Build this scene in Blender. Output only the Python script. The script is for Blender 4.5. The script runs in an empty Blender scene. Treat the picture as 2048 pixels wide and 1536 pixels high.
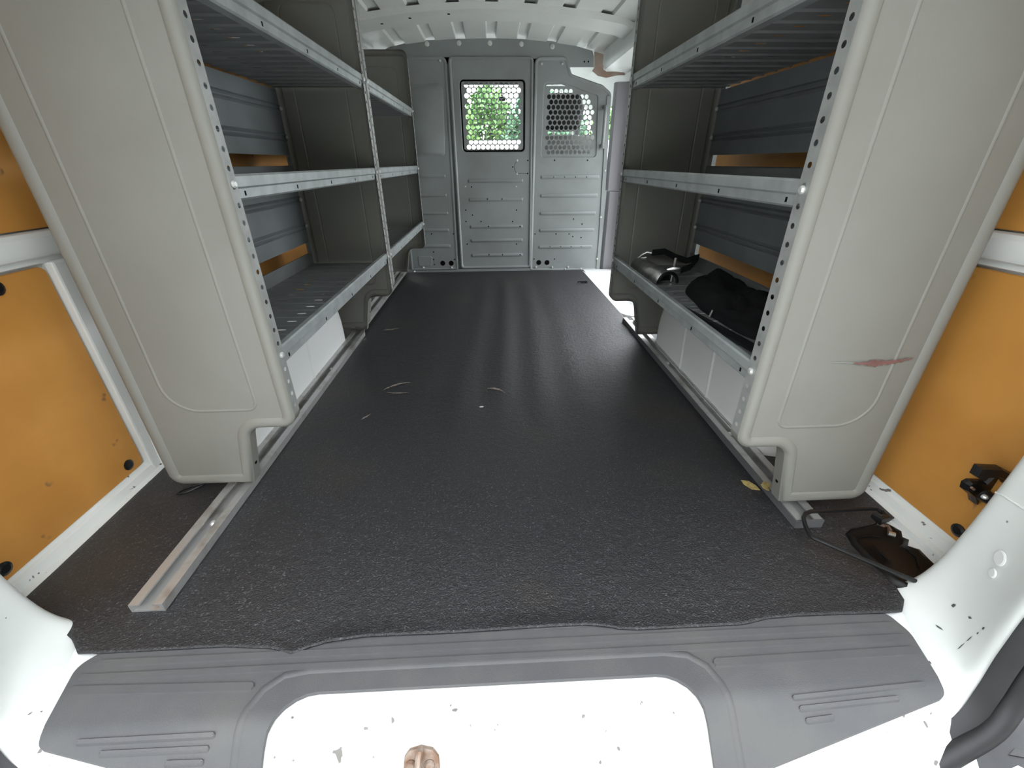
import bpy, bmesh, math, random
from mathutils import Vector, Matrix, noise
from mathutils.bvhtree import BVHTree
random.seed(7)
S = bpy.context.scene
COL = S.collection

# ------------------------------------------------------------------ camera
F_PX, PITCH, YAW, ROLL = 848.3, 0.48209, 0.04137, 0.00708
CAM = Vector((0, 0, 0.62))
_f = Vector((math.sin(YAW)*math.cos(PITCH), math.cos(YAW)*math.cos(PITCH), -math.sin(PITCH)))
_r = Vector((math.cos(YAW), -math.sin(YAW), 0))
_d = _f.cross(_r)
RT = _r*math.cos(ROLL) + _d*math.sin(ROLL)
DN = -_r*math.sin(ROLL) + _d*math.cos(ROLL)
FW = _f
cd = bpy.data.cameras.new('camera'); cam = bpy.data.objects.new('camera', cd); COL.objects.link(cam)
cd.sensor_width = 36; cd.lens = F_PX/2048*36; cd.clip_start = 0.01; cd.clip_end = 200
mw = Matrix((RT, -DN, -FW)).transposed().to_4x4(); mw.translation = CAM
cam.matrix_world = mw
S.camera = cam

# ------------------------------------------------------------------ world, exposure
SKY = 2.0
w = bpy.data.worlds.new('overcast_sky'); S.world = w; w.use_nodes = True
bg = w.node_tree.nodes['Background']
bg.inputs[0].default_value = (0.93, 0.97, 1.0, 1)
_n = w.node_tree.nodes; _l = w.node_tree.links          # overcast sky: a little brighter at the zenith
_tc = _n.new('ShaderNodeTexCoord'); _sx = _n.new('ShaderNodeSeparateXYZ'); _mr = _n.new('ShaderNodeMapRange')
_mr.inputs[1].default_value = 0; _mr.inputs[2].default_value = 1; _mr.inputs[3].default_value = SKY*.9; _mr.inputs[4].default_value = SKY
_l.new(_tc.outputs['Generated'], _sx.inputs[0]); _l.new(_sx.outputs[2], _mr.inputs[0]); _l.new(_mr.outputs[0], bg.inputs[1])
S.view_settings.view_transform = 'Standard'; S.view_settings.look = 'None'
S.view_settings.gamma = 1; S.view_settings.use_curve_mapping = False
S.view_settings.exposure = 1.6

# ------------------------------------------------------------------ pixel helpers (photo frame 2048 x 1536)
def ray(u, v): return RT*((u-1024)/F_PX) + DN*((v-768)/F_PX) + FW
def onp(u, v, ax, val):
    d = ray(u, v); t = (val-CAM[ax])/d[ax]; return CAM + d*t
def pz(u, v, z=0.): return onp(u, v, 2, z)
def py(u, v, y): return onp(u, v, 1, y)
def px(u, v, x): return onp(u, v, 0, x)

# ------------------------------------------------------------------ materials
def mat(name, col, rough=.5, metal=0., col2=None, nscale=8., lo=.4, hi=.65, bump=0., bscale=200., bump2=0., bscale2=60., spec=.5, stretch=None, speck=None, speck_scale=40., speck_lo=.7, emit=None, coat=0.):
    m = bpy.data.materials.new(name); m.use_nodes = True
    nt = m.node_tree; b = nt.nodes['Principled BSDF']
    b.inputs['Base Color'].default_value = (*col, 1); b.inputs['Roughness'].default_value = rough
    b.inputs['Metallic'].default_value = metal; b.inputs['Specular IOR Level'].default_value = spec
    b.inputs['Coat Weight'].default_value = coat
    tc = nt.nodes.new('ShaderNodeTexCoord'); geo = nt.nodes.new('ShaderNodeNewGeometry')
    vec = geo.outputs['Position']
    if stretch:
        mp = nt.nodes.new('ShaderNodeMapping'); mp.inputs['Scale'].default_value = stretch
        nt.links.new(vec, mp.inputs[0]); vec = mp.outputs[0]
    def noi(sc, det=4.):
        n = nt.nodes.new('ShaderNodeTexNoise'); n.inputs['Scale'].default_value = sc; n.inputs['Detail'].default_value = det
        nt.links.new(vec, n.inputs['Vector']); return n.outputs['Fac']
    def ramp(src, a, c):
        r = nt.nodes.new('ShaderNodeMapRange'); r.inputs[1].default_value = a; r.inputs[2].default_value = c
        nt.links.new(src, r.inputs[0]); return r.outputs[0]
    out = None
    if col2:
        mx = nt.nodes.new('ShaderNodeMix'); mx.data_type = 'RGBA'
        nt.links.new(ramp(noi(nscale), lo, hi), mx.inputs[0])
        mx.inputs[6].default_value = (*col, 1); mx.inputs[7].default_value = (*col2, 1); out = mx.outputs[2]
    if speck:
        mx = nt.nodes.new('ShaderNodeMix'); mx.data_type = 'RGBA'
        nt.links.new(ramp(noi(speck_scale, 2.), speck_lo, speck_lo+.03), mx.inputs[0])
        if out: nt.links.new(out, mx.inputs[6])
        else: mx.inputs[6].default_value = (*col, 1)
        mx.inputs[7].default_value = (*speck, 1); out = mx.outputs[2]
    if out: nt.links.new(out, b.inputs['Base Color'])
    if bump:
        bp = nt.nodes.new('ShaderNodeBump'); bp.inputs['Strength'].default_value = bump; bp.inputs['Distance'].default_value = .002
        nt.links.new(noi(bscale, 3.), bp.inputs['Height']); nt.links.new(bp.outputs[0], b.inputs['Normal'])
        if bump2:
            b2 = nt.nodes.new('ShaderNodeBump'); b2.inputs['Strength'].default_value = bump2; b2.inputs['Distance'].default_value = .006
            nt.links.new(noi(bscale2, 5.), b2.inputs['Height']); nt.links.new(b2.outputs[0], bp.inputs['Normal'])
    return m
M = {}
M['white'] = mat('white_body_paint', (.80, .82, .80), .35, col2=(.74, .77, .75), nscale=6, speck=(.25, .26, .27), speck_scale=55, speck_lo=.77)
M['white_sill'] = mat('worn_white_paint', (.74, .76, .73), .4, col2=(.68, .62, .54), nscale=9, lo=.58, hi=.75, speck=(.16, .15, .14), speck_scale=60, speck_lo=.685)
M['white_clean'] = mat('clean_white_paint', (.85, .86, .85), .3)
M['roof'] = mat('roof_paint', (.75, .77, .735), .4, col2=(.70, .72, .69), nscale=5)
M['beige'] = mat('shelf_grey_paint', (.226, .222, .200), .45, col2=(.208, .203, .181), nscale=5, bump=.06, bscale=600)
M['beige_in'] = M['beige']
M['pan'] = mat('shelf_pan_paint', (.20, .21, .21), .4, col2=(.17, .18, .18), nscale=14)
M['galv'] = mat('galvanised_steel', (.42, .45, .45), .42, .35, col2=(.34, .36, .36), nscale=25)
M['flange'] = mat('flange_steel', (.38, .39, .38), .45, .25, col2=(.30, .31, .30), nscale=30)
M['backp'] = mat('back_panel_grey', (.19, .21, .22), .45, col2=(.165, .18, .19), nscale=9)
M['bulk'] = mat('partition_grey', (.28, .30, .298), .42, .1, col2=(.235, .247, .245), nscale=4)
M['mat'] = mat('black_vinyl_mat', (.012, .0115, .0135), .48, col2=(.026, .020, .015), nscale=3.2, lo=.56, hi=.74, bump=1., bscale=420, bump2=.32, bscale2=80, spec=.8, speck=(.08, .08, .088), speck_scale=300, speck_lo=.635)
M['alu'] = mat('aluminium_track', (.56, .56, .55), .38, .7, col2=(.38, .35, .32), nscale=22, lo=.5, hi=.7)
M['liner'] = mat('tan_hardboard', (.58, .27, .055), .6, col2=(.47, .20, .038), nscale=6, lo=.42, hi=.78, speck=(.26, .13, .05), speck_scale=22, speck_lo=.72)
M['black'] = mat('black_plastic', (.008, .008, .009), .35)
M['hole'] = mat('black_void', (.004, .004, .004), .9, spec=.1)
M['scuff'] = mat('grey_scuff_plastic', (.082, .082, .088), .6, col2=(.098, .097, .096), nscale=12, bump=.25, bscale=700)
M['rust'] = mat('rusty_steel', (.20, .12, .08), .5, .5, col2=(.30, .24, .20), nscale=90)
M['steel'] = mat('bright_steel', (.62, .62, .60), .3, .9, col2=(.45, .44, .42), nscale=60)
M['screw'] = mat('zinc_screw', (.72, .73, .71), .3, .5)
M['rubber'] = mat('seal_rubber', (.007, .007, .008), .55, col2=(.012, .012, .0135), nscale=30)
M['bumper'] = mat('bumper_plastic', (.022, .022, .026), .5, col2=(.05, .05, .055), nscale=6, speck=(.01, .01, .01), speck_scale=18, speck_lo=.7)
M['fabric'] = mat('black_fabric', (.010, .010, .011), .85, bump=.5, bscale=350, spec=.2)
M['tray'] = mat('black_tarry_sheet', (.005, .004, .0035), .45, col2=(.008, .006, .005), nscale=30, spec=.25)
M['pillar_trim'] = mat('grey_pillar_trim', (.33, .32, .34), .6)
M['primer'] = mat('brown_primer', (.36, .24, .18), .6, col2=(.45, .36, .30), nscale=14)
M['redoxide'] = mat('red_oxide_primer', (.20, .095, .085), .7, col2=(.15, .07, .06), nscale=60)
M['seat'] = mat('seat_dark_cloth', (.03, .03, .03), .8)
M['seat_shell'] = mat('seat_grey_shell', (.30, .30, .29), .6)
M['dash'] = mat('dashboard_plastic', (.10, .10, .105), .6)
M['asphalt'] = mat('pale_concrete', (.52, .52, .50), .9, col2=(.46, .46, .445), nscale=3)
M['leaf1'] = mat('hedge_leaf', (.13, .27, .09), .6, col2=(.22, .37, .12), nscale=2.5)
M['leaf2'] = mat('hedge_leaf_blue', (.11, .23, .14), .6, col2=(.16, .29, .16), nscale=2.5)
M['hedge_block'] = mat('sky_block_leaf', (.050, .055, .042), .8, col2=(.07, .075, .055), nscale=2.5)  # leaf colour of the added rear hedge, darkened to cut its green bounce
M['bark'] = mat('bark', (.09, .06, .04), .9)
M['conc'] = mat('pale_render', (.82, .82, .84), .8)
M['scuffmark'] = mat('tan_scrape', (.30, .24, .20), .8, col2=(.13, .11, .10), nscale=120)
M['dry_leaf'] = mat('dry_leaf', (.42, .33, .12), .8, col2=(.28, .2, .07), nscale=200)
M['lugmark'] = mat('grey_white_wear', (.72, .73, .74), .5)
g = bpy.data.materials.new('window_glass'); g.use_nodes = True
b = g.node_tree.nodes['Principled BSDF']; b.inputs['Transmission Weight'].default_value = 1; b.inputs['Roughness'].default_value = 0; b.inputs['IOR'].default_value = 1.0; b.inputs['Base Color'].default_value = (.93, .97, .95, 1)
M['glass'] = g

# ------------------------------------------------------------------ mesh helpers
WL = {}
class MB:
    def __init__(s): s.v = []; s.f = []
    def add(s, v, f):
        n = len(s.v); s.v += [tuple(p) for p in v]; s.f += [tuple(i+n for i in q) for q in f]; return s
    def box(s, x0, x1, y0, y1, z0, z1):
        v = [(x, y, z) for x in (x0, x1) for y in (y0, y1) for z in (z0, z1)]
        return s.add(v, [(0, 1, 3, 2), (4, 6, 7, 5), (0, 4, 5, 1), (2, 3, 7, 6), (0, 2, 6, 4), (1, 5, 7, 3)])
    def grid(s, rows, closed=False, flip=False):
        n = len(rows[0]); v = [p for r in rows for p in r]; f = []
        for i in range(len(rows)-1):
            for j in range(n if closed else n-1):
                q = (i*n+j, i*n+(j+1) % n, (i+1)*n+(j+1) % n, (i+1)*n+j)
                f.append(q[::-1] if flip else q)
        return s.add(v, f)
    def tube(s, pts, r, n=8, cap=True):
        pts = [Vector(p) for p in pts]; rows = []; up = None
        for i, p in enumerate(pts):
            t = (pts[min(i+1, len(pts)-1)]-pts[max(i-1, 0)]).normalized()
            if up is None: up = Vector((0, 0, 1)) if abs(t.z) < .9 else Vector((1, 0, 0))
            a = t.cross(up).normalized(); up = a.cross(t).normalized()
            rr = r[i] if isinstance(r, (list, tuple)) else r
            rows.append([p+(a*math.cos(k*2*math.pi/n)+up*math.sin(k*2*math.pi/n))*rr for k in range(n)])
        n0 = len(s.v); s.grid(rows, True)
        if cap: s.f += [tuple(n0+k for k in range(n))[::-1], tuple(n0+(len(pts)-1)*n+k for k in range(n))]
        return s
    def fan(s, loop, flip=False):
        n = len(s.v); s.v += [tuple(p) for p in loop]; q = tuple(range(n, n+len(loop))); s.f.append(q[::-1] if flip else q); return s
    def fill(s, loops):            # planar fill between an outline and its holes
        bm = bmesh.new()
        for L in loops:
            vs = [bm.verts.new(p) for p in L]
            for i in range(len(vs)): bm.edges.new((vs[i], vs[(i+1) % len(vs)]))
        bmesh.ops.triangle_fill(bm, use_beauty=True, edges=bm.edges[:])
        bm.verts.index_update()
        s.add([v.co[:] for v in bm.verts], [[v.index for v in f.verts] for f in bm.faces]); bm.free(); return s

def link(o, parent, loc):
    COL.objects.link(o); WL[o] = Vector(loc)
    if parent is not None:
        o.parent = parent; o.location = Vector(loc)-WL[parent]
    else: o.location = loc
def tag(o, label=None, cat=None, group=None, kind=None):
    if label: o['label'] = label
    if cat: o['category'] = cat
    if group: o['group'] = group
    if kind: o['kind'] = kind
    return o
def mk(name, mb, m, parent=None, smooth=False, weld=True, bevel=0, sub=0, solid=0, auto=None):
    v, f = mb.v, mb.f
    lo = [min(p[i] for p in v) for i in range(3)]; hi = [max(p[i] for p in v) for i in range(3)]
    o0 = Vector(((lo[0]+hi[0])/2, (lo[1]+hi[1])/2, lo[2]))
    me = bpy.data.meshes.new(name); me.from_pydata([Vector(p)-o0 for p in v], [], f)
    bm = bmesh.new(); bm.from_mesh(me)
    if weld: bmesh.ops.remove_doubles(bm, verts=bm.verts[:], dist=1e-5)
    bmesh.ops.recalc_face_normals(bm, faces=bm.faces[:])
    bm.to_mesh(me); bm.free()
    if smooth:
        me.polygons.foreach_set('use_smooth', [True]*len(me.polygons))
        me.set_sharp_from_angle(angle=math.radians(auto if auto else 40))
    me.materials.append(M[m])
    o = bpy.data.objects.new(name, me); link(o, parent, o0)
    if bevel:
        md = o.modifiers.new('bevel', 'BEVEL'); md.width = bevel; md.segments = 2; md.limit_method = 'ANGLE'
    if sub:
        md = o.modifiers.new('sub', 'SUBSURF'); md.levels = sub; md.render_levels = sub
    if solid:
        md = o.modifiers.new('solid', 'SOLIDIFY'); md.thickness = solid; md.offset = 0
    return o
def empty(name, loc):
    o = bpy.data.objects.new(name, None); o.empty_display_size = .05; link(o, None, loc); return o
def inst(name, me, loc, parent, rot=None):
    o = bpy.data.objects.new(name, me); link(o, parent, loc)
    if rot: o.rotation_euler = rot
    return o
def rpoly(pts, seg=6):
    """pts: (a, b, radius) -> rounded polygon"""
    out = []; n = len(pts)
    for i in range(n):
        p = Vector(pts[i][:2]); r = pts[i][2]
        if r <= 0: out.append(tuple(p)); continue
        a = Vector(pts[i-1][:2])-p; c = Vector(pts[(i+1) % n][:2])-p
        a.normalize(); c.normalize()
        ang = a.angle(c); d = r/math.tan(ang/2)
        cen = p+(a+c).normalized()*(r/math.sin(ang/2))
        s0 = p+a*d-cen; s1 = p+c*d-cen
        tot = s0.angle_signed(s1)
        for k in range(seg+1):
            t = -tot*k/seg
            out.append((cen.x+s0.x*math.cos(t)-s0.y*math.sin(t), cen.y+s0.x*math.sin(t)+s0.y*math.cos(t)))
    return out
def area2(p): return sum(p[i-1][0]*p[i][1]-p[i][0]*p[i-1][1] for i in range(len(p)))/2
def inset(poly, d):
    n = len(poly); sg = 1 if area2(poly) > 0 else -1; out = []
    for i in range(n):
        p = Vector(poly[i]); a = p-Vector(poly[i-1]); c = Vector(poly[(i+1) % n])-p
        if a.length < 1e-7: a = c
        if c.length < 1e-7: c = a
        na = Vector((-a.y, a.x)).normalized()*sg; nc = Vector((-c.y, c.x)).normalized()*sg
        m = na+nc
        if m.length < 1e-6: m = na
        m.normalize(); k = max(.4, m.dot(na))
        out.append(tuple(p+m*(d/k)))
    return out
def rrect(a0, a1, b0, b1, r, seg=5): return rpoly([(a0, b0, r), (a1, b0, r), (a1, b1, r), (a0, b1, r)], seg)
def prism(mb, poly, fn, d0, d1, bev=0):
    """solid slab from a 2-D outline; fn(a, b, depth) -> 3-D; bevelled rim at d1"""
    L = [[fn(*p, d0) for p in poly]]
    if bev:
        L.append([fn(*p, d1-(d1-d0)*.5) for p in poly]); L.append([fn(*p, d1) for p in inset(poly, bev)])
    else: L.append([fn(*p, d1) for p in poly])
    mb.grid(L, True); mb.fill([L[-1]]); mb.fill([L[0]]); return mb
XZ = lambda y0, s=-1: (lambda a, b, d: (a, y0+s*d, b))       # plate in xz, depth towards -y (s=-1)
def disc_mesh(name, r, h, m, n=10, dome=.6):
    mb = MB()
    L = [[(r*q*math.cos(k*2*math.pi/n), -z, r*q*math.sin(k*2*math.pi/n)) for k in range(n)] for q, z in ((1, 0), (1, h*.5), (dome, h))]
    mb.grid(L, True); mb.fan(L[-1]); mb.fan(L[0])
    me = bpy.data.meshes.new(name); me.from_pydata(mb.v, [], mb.f); me.materials.append(M[m]); me.update(); return me
BOLT = disc_mesh('bolt', .0060, .004, 'screw', 12)
BOLTS = disc_mesh('small_bolt', .0065, .006, 'screw', 8)
DOT = disc_mesh('screw_hole', .0042, .0006, 'hole', 8, .95)
CABLE = disc_mesh('cable_hole', .0155, .001, 'hole', 16, .97)
WASH = disc_mesh('washer', .0115, .002, 'screw', 14, .9)
PLUG = disc_mesh('push_clip', .0115, .004, 'black', 14)
HOLE8 = [(math.cos(math.pi/4*k+math.pi/4), math.sin(math.pi/4*k+math.pi/4)) for k in range(8)]
def cell(mb, a0, a1, b0, b1, fn, ra=None, rb=None, n=8, ca=None, cb=None):
    """rectangular cell with an oval hole (n = 8 or 16)"""
    ca = (a0+a1)/2 if ca is None else ca; cb = (b0+b1)/2 if cb is None else cb
    rb = rb or ra
    if n == 8: o = [(a1, b1), (ca, b1), (a0, b1), (a0, cb), (a0, b0), (ca, b0), (a1, b0), (a1, cb)]
    else:
        o = []
        co = [(a1, b1), (a0, b1), (a0, b0), (a1, b0)]
        for i in range(4):
            p, q = co[i], co[(i+1) % 4]
            for k in range(4): o.append((p[0]+(q[0]-p[0])*k/4, p[1]+(q[1]-p[1])*k/4))
    h = [(ca+ra*math.cos(2*math.pi/n*k+math.pi/4), cb+rb*math.sin(2*math.pi/n*k+math.pi/4)) for k in range(n)]
    mb.grid([[fn(*p) for p in o], [fn(*p) for p in h]], True)
def quad(mb, a0, a1, b0, b1, fn): mb.add([fn(a0, b0), fn(a1, b0), fn(a1, b1), fn(a0, b1)], [(0, 1, 2, 3)])

# ================================================================== SETTING
YB = 2.741                                       # partition plane
def st(o, label): return tag(o, label, kind='structure')
# ---- ground outside
st(mk('ground', MB().box(-30, 30, -30, 30, -.60, -.53), 'asphalt'), 'pale concrete ground outside the van')

# ---- floor: steel load floor, step well by the side door, worn rear sill
YC, SL = .285, 1.0
def sz(y): return -max(0, YC-y)*SL
mb = MB()
mb.box(-.80, .585, .30, 2.76, -.05, -.004); mb.box(.585, .80, .30, 1.80, -.05, -.004)
mb.box(-.80, .80, 2.76, 4.3, -.35, -.30)
floor = st(mk('floor', mb, 'white_clean'), 'white painted steel load floor under the black mat')
mb = MB(); ys = [.44, .40, .36, .32, .295, .28, .26, .23, .20, .16, .13]
mb.grid([[(x, y, sz(y)-.006) for x in [i*.04-.6 for i in range(31)]] for y in ys])
mb.grid([[(x, .13, sz(.13)-.006), (x, .13, -.30)] for x in (-.6, .6)])
mk('rear_sill', mb, 'white_sill', floor, smooth=True)
# raised edge lines pressed into the sill recess
mb = MB(); mb.grid([[(x, .262+dy+.012*((x)/.27), sz(.262+dy+.012*(x/.27))-.006+dz) for dy, dz in ((-.003, 0), (0, .0022), (.003, 0))] for x in [-.27+.54*i/20 for i in range(21)]])
mk('pressed_line', mb, 'white_sill', floor, smooth=True)
# step well beside the sliding door
mb = MB()
out = rpoly([(.565, 2.735, .0), (.575, 1.80, .06), (.86, 1.79, .02), (.86, 2.735, 0)], 8)
inn = rpoly([(.655, 2.66, .05), (.660, 1.92, .06), (.85, 1.91, .01), (.85, 2.66, .01)], 8)
fo = [(x, y, .006) for x, y in out]; fi = [(x, y, .004) for x, y in inn]
mb.fill([fo, fi]); mb.grid([fo, [(x, y, -.03) for x, y in out]], True)
lo_ = [(x+.012, y, -.20) for x, y in inset(inn, .008)]
mb.grid([fi, lo_], True); mb.fill([lo_])
mk('step_well', mb, 'white_clean', floor, smooth=True, auto=30)

# ---- side walls
mb = MB()
mb.box(-.86, -.795, .42, 4.3, -.30, .62); mb.box(-.84, -.795, .42, 2.85, .62, 1.12)
mb.box(-.84, -.80, 3.85, 4.3, .62, .9)
wl = st(mk('wall_left', mb, 'white'), 'white painted body side on the left behind the tan liners')
mb = MB()
mb.box(.795, .86, .42, 1.72, -.30, 1.12)
mb.box(.795, .86, 2.70, 4.3, -.30, .62); mb.box(.795, .84, 2.70, 2.85, .62, 1.10)
wr = st(mk('wall_right', mb, 'white'), 'white painted body side on the right with the side door opening')
for side, par, y1 in ((-1, wl, 1.66), (1, wr, 1.60)):
    mb = MB()                                     # belt rail with stepped lower lip
    pr = [(.795, .465), (.783, .470), (.783, .478), (.772, .482), (.768, .490), (.768, .512), (.775, .519), (.795, .521)]
    mb.grid([[(side*x, y, z) for x, z in pr] for y in (.40, .5, .6, .7, .85, 1.1, y1)])
    mk('belt_rail', mb, 'white', par, smooth=True, auto=30)
    mb = MB()                                     # upright post between liners
    mb.box(min(side*.775, side*.80), max(side*.775, side*.80), .795, .835, 0, .47)
    mk('body_post', mb, 'white', par, bevel=.004)
    # wheel arch
    mb = MB(); rows = []
    yc, hl, hh, xin = (1.20, .385, .262, .572) if side < 0 else (1.13, .36, .262, .598)
    n = 28
    for q, (xx, k) in enumerate(((.80, 1.0), (xin+.06, 1.0), (xin+.022, .975), (xin+.006, .93), (xin, .87), (xin, .5), (xin, 0.0))):
        r = []
        for i in range(n+1):
            a = math.pi*i/n; c, s_ = math.cos(a), math.sin(a)
            e = .62
            r.append((side*xx, yc-hl*k*math.copysign(abs(c)**e, c), hh*k*abs(s_)**e if k > 0 else 0))
        rows.append(r)
    mb.grid(rows); wa = mk('wheel_arch', mb, 'white_clean', par, smooth=True, auto=60)
    for t in ((-.10, .09) if side > 0 else (.02,)):
        mb = MB(); rr = []
        for z in [0.01+.2*i/10 for i in range(11)]:
            xo = xin - .0005 if z < .19 else xin+.004
            rr.append([(side*xo, yc+t-.008+.25*z*.3, z), (side*(xo-.003), yc+t+.25*z*.3, z), (side*xo, yc+t+.008+.25*z*.3, z)])
        mb.grid(rr); mk('pressed_line', mb, 'white_clean', wa, smooth=True)
    mb = MB()                                     # sloping flange at the wall foot
    pr = [(.80, .034), (.788, .034), (.785, .028), (.779, .024), (.774, .010), (.764, .006), (.764, -.003), (.80, -.003)]
    mb.grid([[(side*(x+random.uniform(-.0006, .0006)), y, z) for x, z in pr] for y in [.43+.05*i for i in range(9)]])
    st(mk('baseboard_left' if side < 0 else 'baseboard_right', mb, 'white_sill', smooth=True, auto=25), 'white metal flange along the foot of the %s wall' % ('left' if side < 0 else 'right'))
# right hand roof side rail and door post
mb = MB(); pr = [(.60, 1.13), (.598, 1.07), (.61, 1.045), (.70, 1.035), (.80, 1.03), (.80, 1.13)]
mb.grid([[(x, y, z) for x, z in pr] for y in (.4, 1.0, 1.8, 2.4, 2.71)]); mb.fill([[(x, 2.71, z) for x, z in pr]])
mk('roof_side_rail', mb, 'white', wr, smooth=True, auto=35)
mb = MB(); mb.grid([[(-x, y, z) for x, z in pr] for y in (.4, 1.0, 1.8, 2.4, 2.9)])
mk('roof_side_rail', mb, 'white', wl, smooth=True, auto=35)
mb = MB()                                         # primer coloured patch of bare post at the roof corner
poly = [(py(*p, 2.78).x, py(*p, 2.78).z) for p in ((1188, 100), (1206, 98), (1206, 140), (1212, 144), (1262, 144), (1262, 150), (1235, 151), (1212, 156), (1196, 152), (1184, 142), (1188, 136))]
prism(mb, poly, XZ(2.78), 0, .012); mk('primer_bracket', mb, 'primer', wr)
mb = MB()                                         # grey trimmed pillar behind the partition edge
for z0, z1, x0 in ((-.02, .46, .700), (.466, 1.0, .688)):
    pr = [(x0, 2.80), (x0, 2.765), (x0+.008, 2.752), (x0+.05, 2.745), (x0+.075, 2.735), (x0+.085, 2.72), (.80, 2.72), (.80, 2.80)]
    mb.grid([[(x, y, z) for x, y in pr] for z in (z0, z1)], True); mb.fill([[(x, y, z1) for x, y in pr]])
mk('pillar_trim', mb, 'pillar_trim', wr, smooth=True, auto=35)

# ---- roof
def roofz(x, y):
    z = 1.182 - .15*x*x
    if abs(x) > .60: z -= ((abs(x)-.60)/.14)**2*.07
    if y > 3.0: z -= (y-3.0)**2*.06
    return z
xs = []
cw, pit = .021, .155
for k in range(-4, 5):
    c = .02+k*pit
    if abs(c) < .62: xs += [(c-cw-.006, 0), (c-cw, 1), (c+cw, 1), (c+cw+.006, 0)]
xs = [(-.80, 0), (-.76, 0), (-.72, 0), (-.68, 0), (-.64, 0)]+[q for q in xs if abs(q[0]) < .64]+[(.64, 0), (.68, 0), (.72, 0), (.76, 0), (.80, 0)]
mb = MB(); mb.grid([[(x, y, roofz(x, y)+(.010 if h else 0)) for x, h in xs] for y in (.16, .6, 1., 1.5, 2., 2.4, 2.74, 3., 3.3, 3.6, 3.85)])
mb2 = [(x, y, 1.24) for x, y in ((-.86, .16), (.86, .16), (.86, 3.9), (-.86, 3.9))]; mb.add(mb2, [(0, 1, 2, 3)])
for s_ in (-1, 1): mb.add([(s_*.80, .16, 1.0), (s_*.86, .16, 1.24), (s_*.86, 3.9, 1.24), (s_*.80, 3.9, 1.0)], [(0, 1, 2, 3)])
mb.add([(-.86, .16, 1.24), (.86, .16, 1.24), (.80, .16, 1.02), (.6, .16, 1.09), (-.6, .16, 1.09), (-.80, .16, 1.02)], [(0, 1, 2, 3, 4, 5)])  # unseen rear roof edge carried back to keep zenith light off the sill
ceil = st(mk('ceiling', mb, 'roof', weld=False), 'pale grey painted roof skin with pressed lengthwise channels')
mb = MB(); pr = [(2.185, .000), (2.195, -.020), (2.34, -.025), (2.348, -.012), (2.375, -.010), (2.375, 0)]
mb.grid([[(x, y, roofz(min(.62, max(-.62, x)), y)+dz-(.02 if abs(x) > .56 else 0)*((abs(x)-.56)/.1)) for y, dz in pr] for x in [-.70+1.4*i/40 for i in range(41)]])
bow = mk('roof_bow', mb, 'roof', ceil, smooth=True, auto=30)
SLOT = bpy.data.meshes.new('slot'); t = MB().box(-.011, .011, -.0018, .0018, -.0006, .0006); SLOT.from_pydata(t.v, [], t.f); SLOT.materials.append(M['hole'])
for x in (-.40, -.30, -.21, -.12, -.03, .26, .35, .42, .52): inst('slot', SLOT, (x, 2.352, roofz(x, 2.35)-.0125), bow)
SQH = bpy.data.meshes.new('square_hole'); t = MB().box(-.005, .005, -.006, .006, -.0006, .0006); SQH.from_pydata(t.v, [], t.f); SQH.materials.append(M['hole'])
for x, y in ((-.435, 2.27), (-.315, 2.25), (-.155, 2.24)): inst('square_hole', SQH, (x, y, roofz(x, y)-.0228), bow)

# ---- rear pillars
def pillar_rows(side):
    I = [(.618, .432, -.008), (.648, .430, .002), (.668, .427, .03), (.681, .423, .09), (.692, .42, .27), (.70, .42, .6), (.69, .42, 1.14)]
    O = [(.545, .258, -.06), (.590, .270, -.030), (.612, .283, .010), (.618, .293, .075), (.623, .30, .20), (.628, .30, .6), (.61, .30, 1.14)]
    rows = []
    for k, (a, c) in enumerate(zip(I, O)):
        r = [(.80, a[1]+.02, max(a[2], -.008)), (a[0]+.045, a[1]+.016, a[2]), (a[0]+.012, a[1]+.008, a[2])]
        for j in range(7):
            t = j/6; p = [a[i]+(c[i]-a[i])*t for i in range(3)]
            bul = .010*math.sin(math.pi*t)
            if k > 1: p[0] += bul
            if k <= 1: p[2] = max(p[2], sz(p[1])-.007+(.006 if k else 0))
            r.append(tuple(p))
        r += [(c[0]+.02, c[1]-.012, c[2]), (c[0]+.05, c[1]+.004, c[2]-.005), (.76, .315, c[2]-.02), (.86, .35, c[2]-.02)]
        rows.append([(side*x, y, z) for x, y, z in r])
    low = [(x*1.0, y, min(z, -.008)-.10) for x, y, z in rows[0]]
    rows.insert(0, low)
    return rows
PT = {}
for side, par in ((-1, wl), (1, wr)):
    mb = MB(); mb.grid(pillar_rows(side)); o = mk('rear_pillar', mb, 'white', par, smooth=True, auto=180, sub=2)
    bpy.context.view_layer.update(); PT[side] = (BVHTree.FromObject(o, bpy.context.evaluated_depsgraph_get()), WL[o])
    if side > 0: PIL = o
def hit(side, u, v):
    tree, off = PT[side]; p, n_, i_, d_ = tree.ray_cast(CAM-off, ray(u, v).normalized())
    return (p+off if p else None), n_, i_, d_
for (u, v, r) in ((2002, 1117, .011), (1988, 1147, .0068)):
    p, nrm, _, _ = hit(1, u, v)
    if p:
        me = disc_mesh('round_plug', r, .0016, 'white_clean', 16, .8); q = (nrm if nrm.dot(CAM-p) > 0 else -nrm)
        o = inst('round_plug', me, p+q*.001, PIL); o.rotation_euler = Vector((0, -1, 0)).rotation_difference(q).to_euler()
pts = []
for u, v in ((1992, 985), (2008, 992), (2025, 1003), (2048, 1018), (2075, 1034)):
    p = hit(1, u, v)[0]
    if p: pts.append(p)
if len(pts) > 2: mk('seam_sealer', MB().tube(pts, .0016, 6), 'white_clean', PIL, smooth=True)
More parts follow.
